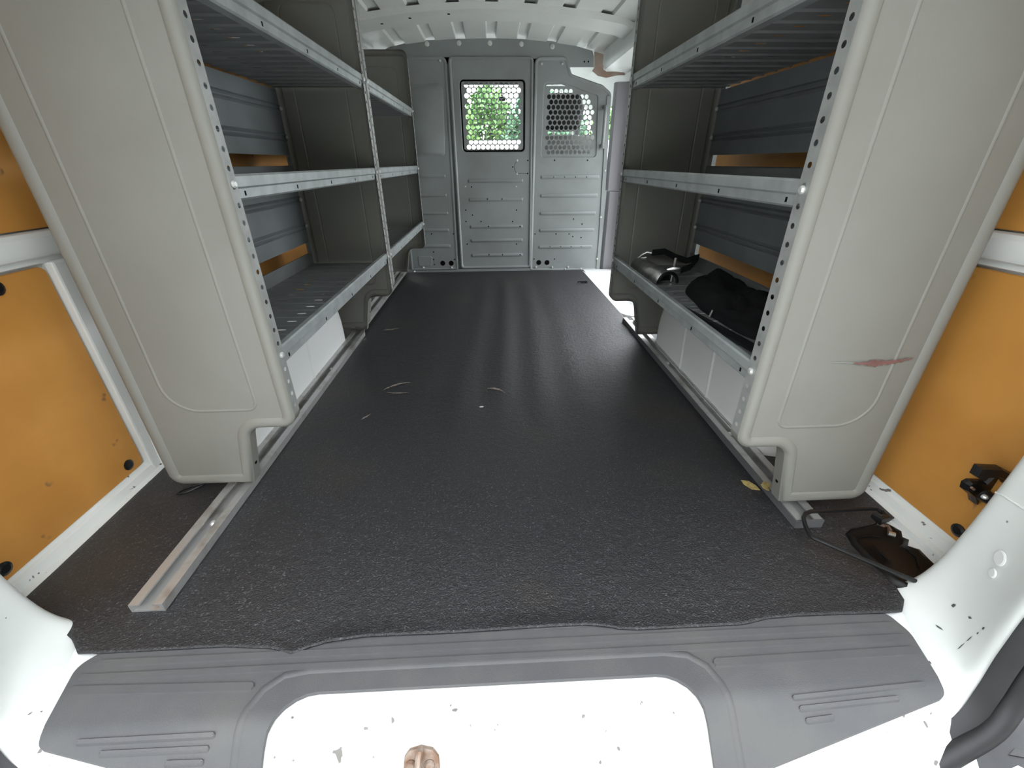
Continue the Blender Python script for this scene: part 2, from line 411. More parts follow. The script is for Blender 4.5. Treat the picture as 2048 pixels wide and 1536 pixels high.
# chips and scrapes in the pillar paint
def chips(side, lst, par):
    for u0, v0, u1, v1, wd in lst:
        a = hit(side, u0, v0)[0]; c = hit(side, u1, v1)[0]
        if not a or not c: continue
        nrm = hit(side, (u0+u1)/2, (v0+v1)/2)[1]; nrm = nrm if nrm.dot(CAM-a) > 0 else -nrm
        t = (c-a); s_ = t.cross(nrm).normalized()*wd
        L = [a+nrm*.0012, a+t*.3+s_+nrm*.0012, a+t*.7+s_*.6+nrm*.0012, c+nrm*.0012, a+t*.6-s_*.7+nrm*.0012, a+t*.25-s_*.5+nrm*.0012]
        mk('paint_chip', MB().fan(L), 'dash', par)
chips(1, [(1872, 1250, 1888, 1262, .0015), (1904, 1212, 1914, 1210, .003), (1938, 1234, 1946, 1238, .002), (1916, 1300, 1932, 1286, .001), (1934, 1284, 1948, 1272, .001), (1966, 1258, 1972, 1256, .0022), (1955, 1268, 1960, 1266, .0015), (1858, 1322, 1863, 1330, .0012)], PIL)
LP = [o for o in wl.children if o.name.startswith('rear_pillar')][0]
chips(-1, [(54, 1432, 66, 1424, .001), (80, 1425, 86, 1423, .001), (9, 1236, 11, 1237, .0015)], LP)

# ---- windscreen, cab doors glass
mb = MB()
def wsy(z): return 4.30-(z-.60)*1.05
fr = rrect(-.74, .74, .62, 1.135, .05); inn = rrect(-.70, .70, .655, 1.122, .05)
A = [(x, wsy(z), z) for x, z in fr]; B_ = [(x, wsy(z), z) for x, z in inn]
mb.grid([A, B_], True); mb.grid([A, [(x, y+.03, z) for x, y, z in A]], True); mb.grid([B_, [(x, y+.03, z) for x, y, z in B_]], True)
win = st(mk('window_1', mb, 'dash'), 'windscreen with dark frame beyond the cab')
mb = MB(); prism(mb, inset(inn, -.004), lambda a, b, d: (a, wsy(b)+.012+d, b), 0, .004); mk('pane', mb, 'glass', win)
for i, s_ in enumerate((-1, 1)):
    mb = MB(); outl = rpoly([(2.86, .60, .03), (3.95, .60, .05), (3.62, 1.06, .08), (2.86, 1.08, .05)]); il = inset(outl, .03)
    A = [(s_*.80, y, z) for y, z in outl]; B_ = [(s_*.80, y, z) for y, z in il]
    mb.fill([A, B_]); mb.grid([A, [(x+s_*.03, y, z) for x, y, z in A]], True); mb.grid([B_, [(x+s_*.03, y, z) for x, y, z in B_]], True)
    wn = st(mk('window_%d' % (i+2), mb, 'dash'), '%s cab door window beyond the partition' % ('left', 'right')[i])
    mb = MB(); prism(mb, il, lambda a, b, d: (s_*(.81+d), a, b), 0, .004); mk('pane', mb, 'glass', wn)
mb = MB(); mb.box(-.80, .80, 4.25, 4.32, -.30, .66)
st(mk('wall_front', mb, 'dash'), 'dark firewall at the front of the cab')

# ================================================================== FLOOR MAT
def interp(x, t):
    for (a, p), (c, q) in zip(t, t[1:]):
        if x <= c: return p+(q-p)*max(0, (x-a))/(c-a)
    return t[-1][1]
YR = [(-.765, .475), (-.745, .465), (-.63, .405), (-.605, .384), (-.57, .382), (-.40, .383), (-.33, .377), (-.30, .367), (-.27, .378), (-.2, .386), (0, .387), (.13, .388), (.17, .381), (.2, .378), (.36, .379), (.40, .386), (.45, .388), (.59, .386), (.613, .388), (.632, .405), (.642, .44), (.645, .545), (.72, .56), (.765, .575)]
def mz(x, y):
    z = .004 + .0012*noise.noise(Vector((x*4, y*3, .3)))
    env = math.exp(-((x-.07-.02*(y-1.4))/.20)**2)*max(0, min(1, (y-.8)/.4))*max(0, min(1, (2.75-y)/.5))
    z += env*.0026*(math.sin((x+.028*math.sin(y*2.1))*50)+.6*noise.noise(Vector((x*9, y*2.2, 5))))
    z += .003*math.exp(-((x+.10)/.05)**2-((y-1.05)/.15)**2)*1.2
    d = y-interp(x, YR)
    if -.6 < x < .6: z += .009*math.exp(-(d/.016)**2)*(.45+.55*noise.noise(Vector((x*6, 2, 2)))) * (1 if -.26 < x < .17 else .45)
    return z
cols = sorted(set([-.765+1.53*i/150 for i in range(151)]+[-.605, -.30, .17, .40, .613, .642, .646, .5755, .577]))
mb = MB(); tt = [0, .002, .005, .009, .014, .02]+[.02+.98*(i/170) for i in range(1, 171)]
mb.grid([[(x, interp(x, YR)+(1.775-interp(x, YR))*t, mz(x, interp(x, YR)+(1.775-interp(x, YR))*t)) for x in cols] for t in [0, .003, .007, .012, .019, .028]+[.028+.972*(i/105) for i in range(1, 106)]])
seg = [x for x in cols if x < .5757]
mb.grid([[(x, 1.775+.953*i/70, mz(x, 1.775+.953*i/70)) for x in seg] for i in range(71)])
matob = mk('floor_mat', mb, 'mat', smooth=True, auto=80, solid=.003)
tag(matob, 'rippled black vinyl mat covering the whole load floor', 'mat')
def scrape(pxs, wd):
    L1, L2 = [], []
    for i, (u, v) in enumerate(pxs):
        p = pz(u, v, .004); k = wd*math.sin(math.pi*(i+.4)/(len(pxs)-.2))*random.uniform(.6, 1.3)
        zz = mz(p.x, p.y)+.0030
        L1.append((p.x, p.y-k, zz)); L2.append((p.x, p.y+k, zz))
    mk('scrape_mark', MB().grid([L1, L2]), 'scuffmark', matob)
scrape([(766, 662), (774, 661), (782, 661), (790, 659), (800, 658)], .009)
scrape([(766, 783), (772, 779), (778, 777), (784, 774), (790, 772), (806, 768), (822, 766)], .006)
scrape([(774, 786), (784, 788), (800, 788), (818, 787)], .003)
scrape([(975, 778), (988, 779), (1000, 782), (1010, 788)], .006)
scrape([(722, 842), (728, 838), (736, 834), (742, 830)], .005)
def sliver(u, v, l, wd, ang, h=.0015):
    p = pz(u, v, .004); c, s_ = math.cos(ang), math.sin(ang)
    mb = MB(); z0 = mz(p.x, p.y)+.0018
    P = [(-l, 0), (-l*.4, wd), (l*.5, wd*.8), (l, 0), (l*.4, -wd), (-l*.5, -wd*.7)]
    prism(mb, [(p.x+a*c-b_*s_, p.y+a*s_+b_*c) for a, b_ in P], lambda a, b_, d: (a, b_, z0+d), 0, h); return mb
tag(mk('wood_splinter', sliver(963, 815, .006, .002, .1), 'lugmark'), 'tiny pale splinter lying mid-mat', 'debris')
o = tag(mk('dried_leaf', sliver(1500, 972, .020, .010, 2.2), 'dry_leaf'), 'crumpled yellow dried leaf on the mat beside the right track', 'leaf')
p = pz(1165, 565, .006)
mb = MB().tube([p+Vector((-.028, 0, .003)), p+Vector((-.005, .012, .004)), p+Vector((.022, .012, .003)), p+Vector((.028, .0, .003)), p+Vector((.02, -.012, .003)), p+Vector((-.012, -.01, .003))], .0025, 6)
tag(mk('wire_clip', mb, 'hole', smooth=True), 'small bent dark wire clip on the mat near the step', 'clip')
p = pz(392, 978, .006)
mb = MB().tube([p+Vector(q) for q in ((-.02, .03, .004), (.02, .035, .006), (.012, .01, .003), (-.012, -.012, .002), (-.028, -.016, .002), (-.022, -.004, .003), (.004, .012, .004), (.03, .028, .004))], .0022, 6)
tag(mk('cable_tie', mb, 'black', smooth=True), 'black looped cable tie under the left shelf end', 'cable')

# ================================================================== FLOOR TRACKS
def track(xa, xb, y0, y1, kink=None):
    t = empty('floor_track', ((xa+xb)/2, y0, .004))
    w_ = xb-xa; h = .016
    pr = [(0, 0), (0, h), (w_*.30, h), (w_*.30, h-.003), (w_*.10, h-.003), (w_*.10, .003), (w_*.90, .003), (w_*.90, h-.003), (w_*.70, h-.003), (w_*.70, h), (w_, h), (w_, 0)]
    ys = [y0, y1] if not kink else [y0, kink, kink+.03, kink+.06, kink+.075, y1]
    dz = [0, 0] if not kink else [0, 0, .004, .014, .016, .016]
    dx = [0, 0] if not kink else [0, 0, .004, -.004, -.006, -.010]
    mb = MB(); rows = [[(xa+a+d2, y, .006+z+d1) for a, z in pr] for y, d1, d2 in zip(ys, dz, dx)]
    mb.grid(rows, True); mb.fill([rows[0]]); mb.fill([rows[-1]])
    mk('channel', mb, 'alu', t)
    return t
tl = track(-.573, -.522, .444, 2.69, 1.585)
tag(tl, 'long aluminium floor track along the left shelves, open end near the sill', 'track')
tr = track(.556, .606, .562, 1.735)
tag(tr, 'shorter aluminium floor track under the right shelf with dark end cap', 'track')
def cap(t, x0, x1, y):
    mb = MB().box(x0, x1, y-.003, y+.001, .005, .0225); mk('end_cap', mb, 'dash', t)
cap(tr, .5555, .6065, .561)
mk('side_cover', MB().box(.5535, .5558, .558, 1.735, .005, .0215), 'dash', tr)
for t, x, ys in ((tl, -.547, (.62, .98, 1.30)), (tr, .581, (.66, .86, 1.28))):
    for y in ys:
        inst('small_bolt', BOLTS, (x, y, .010), t, (-math.pi/2, 0, 0))

for t, u, v in ((tr, 1530, 975), (tr, 1532, 968)):
    q = pz(u, v, .0235); mk('residue', MB().fan([q+Vector((.007*math.cos(a)*random.uniform(.6, 1.2), .011*math.sin(a)*random.uniform(.6, 1.2), 0)) for a in [k*.7 for k in range(9)]]), 'dry_leaf', t)
# ================================================================== SHELF UNITS
D_ = .284
def shelf_unit(side, xf, y0, y1, zs, zoff, label, chip=False, ztop=1.10, backs=True):
    X = lambda u: xf+side*u
    U = empty('shelf_unit', (X(D_/2), (y0+y1)/2, .03))
    tag(U, label, 'shelf', 'steel van shelving units')
    zb0 = .034+zoff
    oz = zoff
    outl = rpoly([(0, ztop, .03), (0, .166+oz, .027), (.094, .166+oz, .030), (.119, zb0, 0), (D_, zb0, .027), (D_, ztop, .03)], 7)
    emb = rpoly([(.061, ztop-.06, .03), (.061, .204+oz, .022), (.228, .204+oz, .060), (.228, ztop-.06, .03)], 7)
    for end, yy in ((-1, y0), (1, y1)):
        fn = lambda a, b_, d: (X(a), yy-end*d, b_)
        L = [[fn(*p, dep) for p in inset(outl, i_)] for i_, dep in ((0, .007), (.003, .002), (.008, 0), (.017, 0), (.022, .0045))]
        mb = MB(); mb.grid(L, True)
        e0 = [fn(*p, .0045) for p in emb]; e1 = [fn(*p, .0030) for p in inset(emb, .0018)]; e2 = [fn(*p, .0030) for p in inset(emb, .004)]; e3 = [fn(*p, .0045) for p in inset(emb, .006)]
        mb.fill([L[-1], e0]); mb.grid([e0, e1, e2, e3], True); mb.fill([e3])
        # return flange all round except the perforated front edge
        n = len(outl)
        for i in range(n):
            p, q = outl[i], outl[(i+1) % n]
            if p[0] < 1e-4 and q[0] < 1e-4: continue
            mb.add([fn(*p, .007), fn(*q, .007), fn(*q, .030), fn(*p, .030)], [(0, 1, 2, 3)])
        ep = mk('end_panel', mb, 'beige', U, smooth=True, weld=False, auto=50)
        # perforated front flange
        mb = MB(); z = .195+oz; fz = lambda a, b_: (X(0), yy-end*a, b_)
        zt = ztop-.032
        quad(mb, .007, .030, .166+.026+oz, z, fz)
        while z+.0254 < zt:
            cell(mb, .007, .030, z, z+.0254, fz, .0042, ca=.019); z += .0254
        quad(mb, .007, .030, z, zt, fz)
        mk('perforated_flange', mb, 'flange', ep)
        # rear flange
        mb = MB(); z = .10
        while z+.0508 < zt:
            cell(mb, .007, .034, z, z+.0508, lambda a, b_: (X(D_-.002), yy-end*a, b_), .0055, .009); z += .0508
        mk('rear_flange', mb, 'flange', ep)
        if end < 0:
            for zz in (.075+oz, .105+oz):
                inst('screw_hole', DOT, (X(.112)-side*.0006, yy+.018, zz), U, (0, 0, -side*math.pi/2))
        if chip and end < 0:
            up = [(1706, 727), (1712, 724.5), (1720, 726), (1728, 723.5), (1735, 725), (1741, 721), (1750, 720), (1758, 721.5), (1764, 720), (1772, 722.5), (1779, 722), (1784, 719), (1790, 721), (1797, 718.5), (1804, 719.5), (1811, 716.5), (1819, 717.5), (1828, 714.5), (1825, 718), (1817, 720.5), (1809, 721), (1803, 725), (1796, 724), (1790, 728), (1783, 727), (1776, 730), (1769, 728), (1763, 731.5), (1757, 730), (1750, 735), (1743, 731), (1736, 732), (1729, 729), (1718, 729.5)]
            tl_ = [(1654, 724.3), (1690, 724.6), (1710, 725.8), (1712, 727.6), (1690, 726.2)]
            mk('paint_scratch', MB().fill([[tuple(py(u, v, yy+.0021)) for u, v in tl_]]), 'galv', ep)
            L = [py(u, v, yy+.0018) for u, v in up]
            mk('paint_scrape', MB().fill([[tuple(p) for p in L]]), 'redoxide', ep)
    ya, yb = y0+.009, y1-.009
    for k, zb in enumerate(zs):
        # pan with pressed grooves and slots
        mb = MB(); n = int(round((yb-ya)/.057)); st_ = (yb-ya)/n
        us = [.008, .070, .106, .165, .200, D_-.006]
        fn = lambda a, b_: (X(a), b_, zb+.003)
        for i in range(n):
            q0 = ya+i*st_; q1 = q0+st_
            for j in range(5):
                if j in (1, 3): cell(mb, us[j], us[j+1], q0+.004, q1-.004, fn, .012, .0035)
                else: quad(mb, us[j], us[j+1], q0+.004, q1-.004, fn)
            for (d0, h0), (d1, h1) in (((-.004, 0), (0, -.003)), ((0, -.003), (.004, 0))):
                if (i == 0 and d0 < 0): continue
                mb.add([(X(.008), q0+d0, zb+.003+h0), (X(D_-.006), q0+d0, zb+.003+h0), (X(D_-.006), q0+d1, zb+.003+h1), (X(.008), q0+d1, zb+.003+h1)], [(0, 1, 2, 3)])
        mb.grid([[(X(D_-.006), y, zb+.003), (X(D_-.006), y, zb+.045), (X(D_-.010), y, zb+.045)] for y in (ya, yb)])
        sh = mk('shelf', mb, 'pan', U)
        H_ = .037
        pr = [(a+.0050, z) for a, z in ((.020, zb), (.003, zb), (.0, zb+.003), (.0, zb+.0165), (-.0035, zb+.0195), (-.0035, zb+H_-.003), (-.001, zb+H_), (.009, zb+H_), (.010, zb+H_-.008))]
        mb = MB(); ye = (y0+.012, y1-.012)
        mb.grid([[(X(a), y, z) for a, z in pr] for y in ye])
        mk('front_lip', mb, 'galv', sh, smooth=True, auto=25)
        mb = MB()
        for t in (.06, .28, .5, .72, .94):
            yy = y0+(y1-y0)*t
            x_ = X(.0045); mb.box(min(x_, X(.0052)), max(x_, X(.0052)), yy-.0022, yy+.0022, zb+.006, zb+.013)
        tag(mk('lip_holes', mb, 'hole', sh), kind='stuff')
        for yy in (y0+.019, y1-.019):
            inst('bolt', BOLT, (X(-.0003), yy, zb+.024), U, (0, 0, -side*math.pi/2))
    # ribbed back panels
    if backs:
        for k, (zlo, zhi) in enumerate(((zs[0]+.082, zs[1]-.004), (zs[1]+.075, zs[2]-.004))):
            pr = [(D_-.012, zlo)]
            for f_ in (.28, .72):
                zc = zlo+(zhi-zlo)*f_
                pr += [(D_-.012, zc-.011), (D_-.017, zc-.006), (D_-.012, zc-.001), (D_-.012, zc+.001), (D_-.017, zc+.006), (D_-.012, zc+.011)]
            pr += [(D_-.012, zhi)]
            mb = MB(); mb.grid([[(X(a), y, z) for a, z in pr] for y in (ya+.02, yb-.020)])
            bpn = mk('back_panel', mb, 'backp', U, smooth=True, auto=25)
            for f_ in (.28, .72):
                zc = zlo+(zhi-zlo)*f_
                inst('clip_screw', BOLTS, (X(D_-.018), yb-.03, zc), U, (0, 0, -side*math.pi/2))
    return U
ZL = (.288, .569, .828); ZR = (.287, .560, .810)
shelf_unit(-1, -.389, .706, 1.650, ZL, 0, 'three-tier grey steel shelf unit on the left nearest the rear doors')
shelf_unit(-1, -.389, 1.653, 2.585, ZL, .015, 'three-tier grey steel shelf unit on the left against the partition')
shelf_unit(1, .4215, .594, 1.528, ZR, 0, 'three-tier grey steel shelf unit on the right with a scraped end panel', chip=True)

# ================================================================== TAN WALL LINERS
def liner(side, y0, y1, z0, z1, label, clips, cut=0):
    x = side*.786
    t = empty('wall_liner', (x, (y0+y1)/2, z0)); tag(t, label, 'panel', 'tan wall liners')
    poly = rrect(y0, y1, z0, z1, .012)
    mb = MB(); prism(mb, poly, lambda a, b_, d: (x-side*d+side*.0045, a, b_), 0, .0045, .0012); mk('board', mb, 'liner', t)
    for (y, z) in clips: inst('push_clip', PLUG, (x+side*.0, y, z), t, (0, 0, -side*math.pi/2))
liner(-1, .40, .79, .034, .464, 'tan hardboard liner on the lower left wall by the rear door', [(.494, .055), (.755, .055), (.70, .448)])
liner(-1, .84, 1.95, .034, .464, 'tan hardboard liner behind the lower bay of the left rear shelves', [])
liner(-1, .40, 1.95, .523, 1.03, 'tan hardboard liner high on the left wall above the belt rail', [])
liner(1, .40, .79, .034, .464, 'tan hardboard liner on the lower right wall by the rear door', [(.494, .055)])
liner(1, .84, 1.64, .034, .464, 'tan hardboard liner behind the lower bay of the right shelves', [])
liner(1, .40, 1.64, .523, 1.03, 'tan hardboard liner high on the right wall above the belt rail', [(.585, .535)])

# ================================================================== PARTITION
def window_plate(mb, x0, pw, z0, ph, rows, ra, rb, y, box):
    """rows: bottom-up list of (start_offset, count, indices to leave blank); staggered holes"""
    fn = lambda a, b_: (a, y, b_)
    for k, (off, n) in enumerate(rows):
        zb = z0+k*ph; xa = x0+off*pw
        quad(mb, box[0], xa, zb, zb+ph, fn)
        for i in range(n): cell(mb, xa+i*pw, xa+(i+1)*pw, zb, zb+ph, fn, ra, rb, 16)
        quad(mb, xa+n*pw, box[1], zb, zb+ph, fn)
    quad(mb, box[0], box[1], box[2], z0, fn); quad(mb, box[0], box[1], z0+len(rows)*ph, box[3], fn)
def partition(name, label, outl, hole, depth, ribs, y0):
    xc = sum(p[0] for p in outl)/len(outl)
    t = empty(name, (xc, y0, min(p[1] for p in outl))); tag(t, label, 'partition', 'van partition')
    fn = XZ(y0)
    L = [[fn(*p, d) for p in inset(outl, i_)] for i_, d in ((0, -.02), (0, depth*.6), (.004, depth), (.010, depth), (.016, depth*.45))]
    mb = MB(); mb.grid(L, True)
    if hole:
        H = [[fn(*p, d) for p in inset(hole, i_)] for i_, d in ((0, depth*.45), (.004, depth*.45-.006), (.012, depth*.45-.006))]
        mb.fill([L[-1], H[0]]); mb.grid(H, True)
    else: mb.fill([L[-1]])
    mk('skin', mb, 'bulk', t, smooth=True, weld=False, auto=40)
    for (xa, xb, z) in ribs:
        mb = MB(); prism(mb, rrect(xa, xb, z-.0095, z+.0095, .006, 3), fn, depth*.45-.001, depth*.45+.006, .005)
        mk('stiffening_rib', mb, 'bulk', t, smooth=True, auto=50)
    return t
yb_ = YB
def bx(u, v): p = py(u, v, YB-.004); return (p.x, p.z)
# -- centre door
outl = rrect(-.206, .238, .022, 1.106, .022)
hw = rrect(-.158, .198, .668, 1.012, .025)
ribs = [(-.133, .185, bx(990, v)[1]) for v in (361.5, 399, 453, 480.5, 510)]
door = partition('partition_door', 'grey steel partition door with perforated window, centre of the bulkhead', outl, hw, .012, ribs, YB)
mb = MB(); pw = .02665
z_top, z_bot = bx(980, 169.5)[1], bx(980, 294)[1]; ph = (z_top-z_bot)/12
rows = [(0 if (k % 2 == 0) else .5, 11) for k in range(13)]
window_plate(mb, bx(931.3, 169)[0]-pw/2+.002, pw, z_bot-ph/2, ph, rows, .0118, .0118, YB+.0006, (-.158, .198, .666, 1.014))
mk('perforated_window', mb, 'bulk', door)
def dots(par, lst, me=DOT, y=YB-.0056, nm='screw_hole'):
    for u, v in lst:
        a, c = bx(u, v); inst(nm, me, (a, y, c), par)
dots(door, [(1055.5, 321), (1055, 347), (1025.5, 334), (931.5, 420), (1033, 420), (945, 430), (932, 443), (962, 443), (1025, 443), (934.5, 488), (1033, 488), (943, 374)])
for u, v in ((975, 398), (1004, 398), (977, 452.5), (1040, 452.5), (978, 509), (1005, 509), (1040, 509)):
    a, c = bx(u, v); inst('screw_hole', DOT, (a, YB-.0116, c), door)
OV = disc_mesh('lock_slot', .005, .0006, 'lugmark', 10, .95)
for u, v in ((1035, 321), (1034.5, 347.5), (931, 373), (1033, 373)):
    a, c = bx(u, v); o = inst('lock_slot', OV, (a, YB-.0056, c), door); o.scale = (.8, 1, 1.2) if u > 1034 else (.9, 1, .6)
mb = MB().tube([(bx(*p)[0], YB-.0055, bx(*p)[1]) for p in ((1034, 323), (1030, 327), (1029, 334), (1030, 341), (1034, 346.5), (1055, 347))], .0009, 5)
mk('lock_outline', mb, 'hole', door)
# -- left fixed panel
outl = rpoly([(-.52, .012, .01), (-.222, .012, .02), (-.214, 1.106, .03), (-.52, 1.106, .02)])
ribs = [(-.45, bx(u, v)[0], bx(u, v)[1]) for u, v in ((891, 352), (893, 390), (896, 426), (898, 460), (901, 492))]
lp = partition('partition_panel', 'plain grey steel partition panel left of the door', outl, None, .006, ribs, YB)
mb = MB(); prism(mb, rpoly([(-.46, bx(860, 312)[1], .02), (bx(890, 312)[0], bx(890, 312)[1], .02), (bx(886, 165)[0], bx(886, 165)[1], .035), (-.46, bx(850, 172)[1], .02)]), XZ(YB), .0015, .0065, .004)
mk('blank_window', mb, 'bulk', lp, smooth=True, auto=50)
mb = MB(); prism(mb, rpoly([(-.47, .042, .01), (bx(864, 530)[0], .042, .01), (bx(864, 505)[0], .102, .012), (-.47, .104, .01)]), XZ(YB), .0015, .0055, .002); mk('access_cover', mb, 'bulk', lp)
dots(lp, [(885.5, 526.5), (902.5, 526.5)], CABLE, YB-.003, 'cable_hole')
dots(lp, [(863, 351), (863, 468), (907, 468), (867, 504), (867, 519), (869, 529), (909, 519)], y=YB-.003)
dots(lp, [(847, 535), (903, 535), (880, 122)], BOLTS, YB-.004, 'small_bolt')
# -- right panel with sloping top and window
P_ = lambda u, v, r: (*bx(u, v), r)
outl = rpoly([P_(1059, 541, .02), P_(1196, 541, .015), P_(1223, 186, .035), P_(1205, 170, .02), P_(1143, 148, .02), P_(1134, 113, .03), P_(1070, 113, .03)], 6)
hw = rpoly([P_(1081, 315, .02), P_(1193, 315, .02), P_(1197, 190, .02), P_(1180, 185, .01), P_(1124, 163, .02), P_(1088, 164, .02)], 5)
ribs = [(bx(u0, v)[0], bx(u1, v)[0], bx(1130, v)[1]) for u0, u1, v in ((1082, 1198, 354), (1081, 1195, 391), (1080, 1191, 426.5), (1079, 1188, 460), (1077.5, 1184, 493.5))]
rp = partition('partition_panel', 'grey steel partition panel with sloping top, perforated window and grab handle', outl, hw, .009, ribs, YB)
mb = MB(); ph = (bx(1100, 182.5)[1]-bx(1100, 304.5)[1])/12; pw = .0256; x0 = bx(1097, 304)[0]-pw/2
rows = [(0, 10), (-.45, 11), (.1, 10), (-.35, 11), (.15, 10), (-.3, 10), (.2, 10), (-.25, 10), (.25, 10), (-.2, 10), (.3, 9), (-.2, 9), (.35, 5)]
window_plate(mb, x0, pw, bx(1100, 304.5)[1]-ph/2, ph, rows, .0108, .0112, YB+.0020, (bx(1082, 300)[0]-.004, bx(1197, 300)[0]+.002, bx(1100, 304.5)[1]-ph/2-.02, bx(1100, 182.5)[1]+ph/2+.012))
pwm = mb
# trim the plate to the window outline so it never shows above the sloping top
bm = bmesh.new(); me = bpy.data.meshes.new('tmp'); me.from_pydata(mb.v, [], mb.f); bm.from_mesh(me)
a = Vector((bx(1124, 163)[0], YB, bx(1124, 163)[1]+.02)); c = Vector((bx(1180, 185)[0], YB, bx(1180, 185)[1]+.02)); nn = Vector((-(c.z-a.z), 0, c.x-a.x))
bmesh.ops.bisect_plane(bm, geom=bm.verts[:]+bm.edges[:]+bm.faces[:], plane_co=a, plane_no=nn, clear_outer=True)
mb = MB(); bm.verts.index_update(); mb.add([v.co[:] for v in bm.verts], [[v.index for v in f.verts] for f in bm.faces]); bm.free()
mk('perforated_window', mb, 'bulk', rp)
# grab handle
ht, hb = bx(1207, 215), bx(1207, 293)
mb = MB(); hx = (ht[0]+hb[0])/2-.004
mb.tube([(hx+.004, YB-.008, ht[1]), (hx, YB-.028, ht[1]-.002), (hx-.002, YB-.042, ht[1]-.016), (hx-.002, YB-.045, (ht[1]+hb[1])/2), (hx-.002, YB-.042, hb[1]+.016), (hx, YB-.028, hb[1]+.002), (hx+.004, YB-.008, hb[1])], .0095, 10)
hd = mk('grab_handle', mb, 'bulk', rp, smooth=True, auto=80)
for zz in (ht[1], hb[1]): mk('handle_foot', MB().box(hx-.008, hx+.02, YB-.012, YB-.002, zz-.012, zz+.012), 'bulk', hd, bevel=.003)
mb = MB()                                        # folded strip down the outer edge
pts_ = [bx(1222, 192), bx(1214, 330), bx(1205, 470), bx(1199, 538)]
mb.grid([[(x-.024, YB-.0085, z), (x-.022, YB-.0105, z), (x-.002, YB-.0105, z), (x, YB-.004, z)] for x, z in pts_]); mk('edge_strip', mb, 'bulk', rp, smooth=True, auto=30)
dots(rp, [(1077.5, 525), (1094, 525)], CABLE, YB-.0046, 'cable_hole')
dots(rp, [(1109, 320.5), (1175, 320.5), (1147, 438), (1164, 448), (1070, 468), (1112, 468), (1138, 468), (1145.5, 473), (1162, 475), (1068, 518), (1109, 518)], y=YB-.0046)
for u, v in ((1107, 354), (1129, 354), (1151, 354), (1173, 354), (1100, 493), (1121, 493), (1142, 493), (1162, 493)):
    a, c = bx(u, v); inst('screw_hole', DOT, (a, YB-.0106, c), rp).scale = (.7, 1, .7)
dots(rp, [(1083, 134+-6), (1124, 128), (1209.5, 341), (1201, 434), (1193.5, 517), (1072, 534), (1104, 534), (1135.5, 534)], BOLTS, YB-.010, 'small_bolt')
# -- header and foot strip
mb = MB(); poly = [bx(u, v) for u, v in ((762, 112), (762, 104), (775, 95), (810, 86), (850, 80), (915, 77), (980, 76), (1045, 77.5), (1105, 82), (1150, 91), (1185, 101), (1188, 112), (1188, 134), (1135, 134), (1130, 118))]
prism(mb, poly, XZ(YB+.006), 0, .006)
hdr = mk('partition_header', mb, 'bulk'); tag(hdr, 'curved grey header strip with five washered bolts above the partition door', 'partition', 'van partition')
for u, v in ((854, 87.5), (918, 86), (980, 86), (1043, 88), (1105, 93)):
    a, c = bx(u, v); o = inst('washer', WASH, (a, YB-.001, c), hdr); q = inst('washer_bolt', BOLTS, (a, YB-.003, c), o); q.scale = (.7, 1, .7)
for u in (1169, 1177):
    a, c = bx(u, 123); inst('screw_hole', DOT, (a, YB-.001, c), hdr)
mb = MB().box(-.56, .60, YB-.006, YB+.01, .002, .02); fs = empty('partition_frame', (0, YB, .002)); tag(fs, 'narrow grey steel frame strip along the foot of the partition', 'partition', 'van partition')
mk('foot_strip', mb, 'bulk', fs)
for xa in (-.236, .222): mk('jamb', MB().box(xa, xa+.035, YB+.022, YB+.030, .004, 1.12), 'bulk', fs)
mk('jamb', MB().box(-.236, .257, YB+.022, YB+.030, 1.08, 1.13), 'bulk', fs)
for x in (-.50, .46, .56): inst('small_bolt', BOLTS, (x, YB-.006, .010), fs)
mb = MB()                                        # rubber around the side door opening
mb.tube([(.765, 2.70, -.0), (.765, 2.70, .5), (.76, 2.70, .92), (.745, 2.66, 1.0), (.73, 2.5, 1.03), (.73, 1.9, 1.03)], .012, 8)
mk('door_seal', mb, 'pillar_trim', wr, smooth=True)

# ================================================================== REAR SCUFF PLATE
outl = rpoly([(-.570, .388, .012), (-.592, .366, .02), (-.566, .276, .008), (-.27, .222, .006), (-.297, .23, .003), (-.298, .318, .052), (.258, .318, .052), (.258, .225, .003), (.275, .222, .004), (.577, .277, .010), (.598, .356, .03), (.588, .388, .012)], 6)
PF = lambda a, b_, d: (a, b_-d*(.7 if b_ < YC else 0), sz(b_)+d*(.7 if b_ < YC else 1))
bm = bmesh.new()
vs = [bm.verts.new((a, b_, 0)) for a, b_ in outl]; ed = [bm.edges.new((vs[i], vs[(i+1) % len(vs)])) for i in range(len(vs))]
bmesh.ops.triangle_fill(bm, use_beauty=True, edges=ed)
for yy in (YC+.012, YC, YC-.012):
    bmesh.ops.bisect_plane(bm, geom=bm.verts[:]+bm.edges[:]+bm.faces[:], plane_co=(0, yy, 0), plane_no=(0, 1, 0))
def szs(y):
    if y > YC+.012: return 0
    if y < YC-.012: return sz(y)
    t = (YC+.012-y)/.024; return -.012*t*t*SL
TH = .004
r = bmesh.ops.extrude_face_region(bm, geom=bm.faces[:])
for e_ in r['geom']:
    if isinstance(e_, bmesh.types.BMVert): e_.co.z = 1
for v in bm.verts: v.co.z = szs(v.co.y)+(TH if v.co.z > .5 else -.003)
bm.verts.index_update(); mb = MB(); mb.add([v.co[:] for v in bm.verts], [[v.index for v in f.verts] for f in bm.faces]); bm.free()
sp = empty('scuff_plate', (0, .32, 0)); tag(sp, 'grey ribbed plastic scuff plate with a U-shaped cut-out on the rear sill', 'scuff plate')
mk('plate', mb, 'scuff', sp, smooth=True, auto=35)
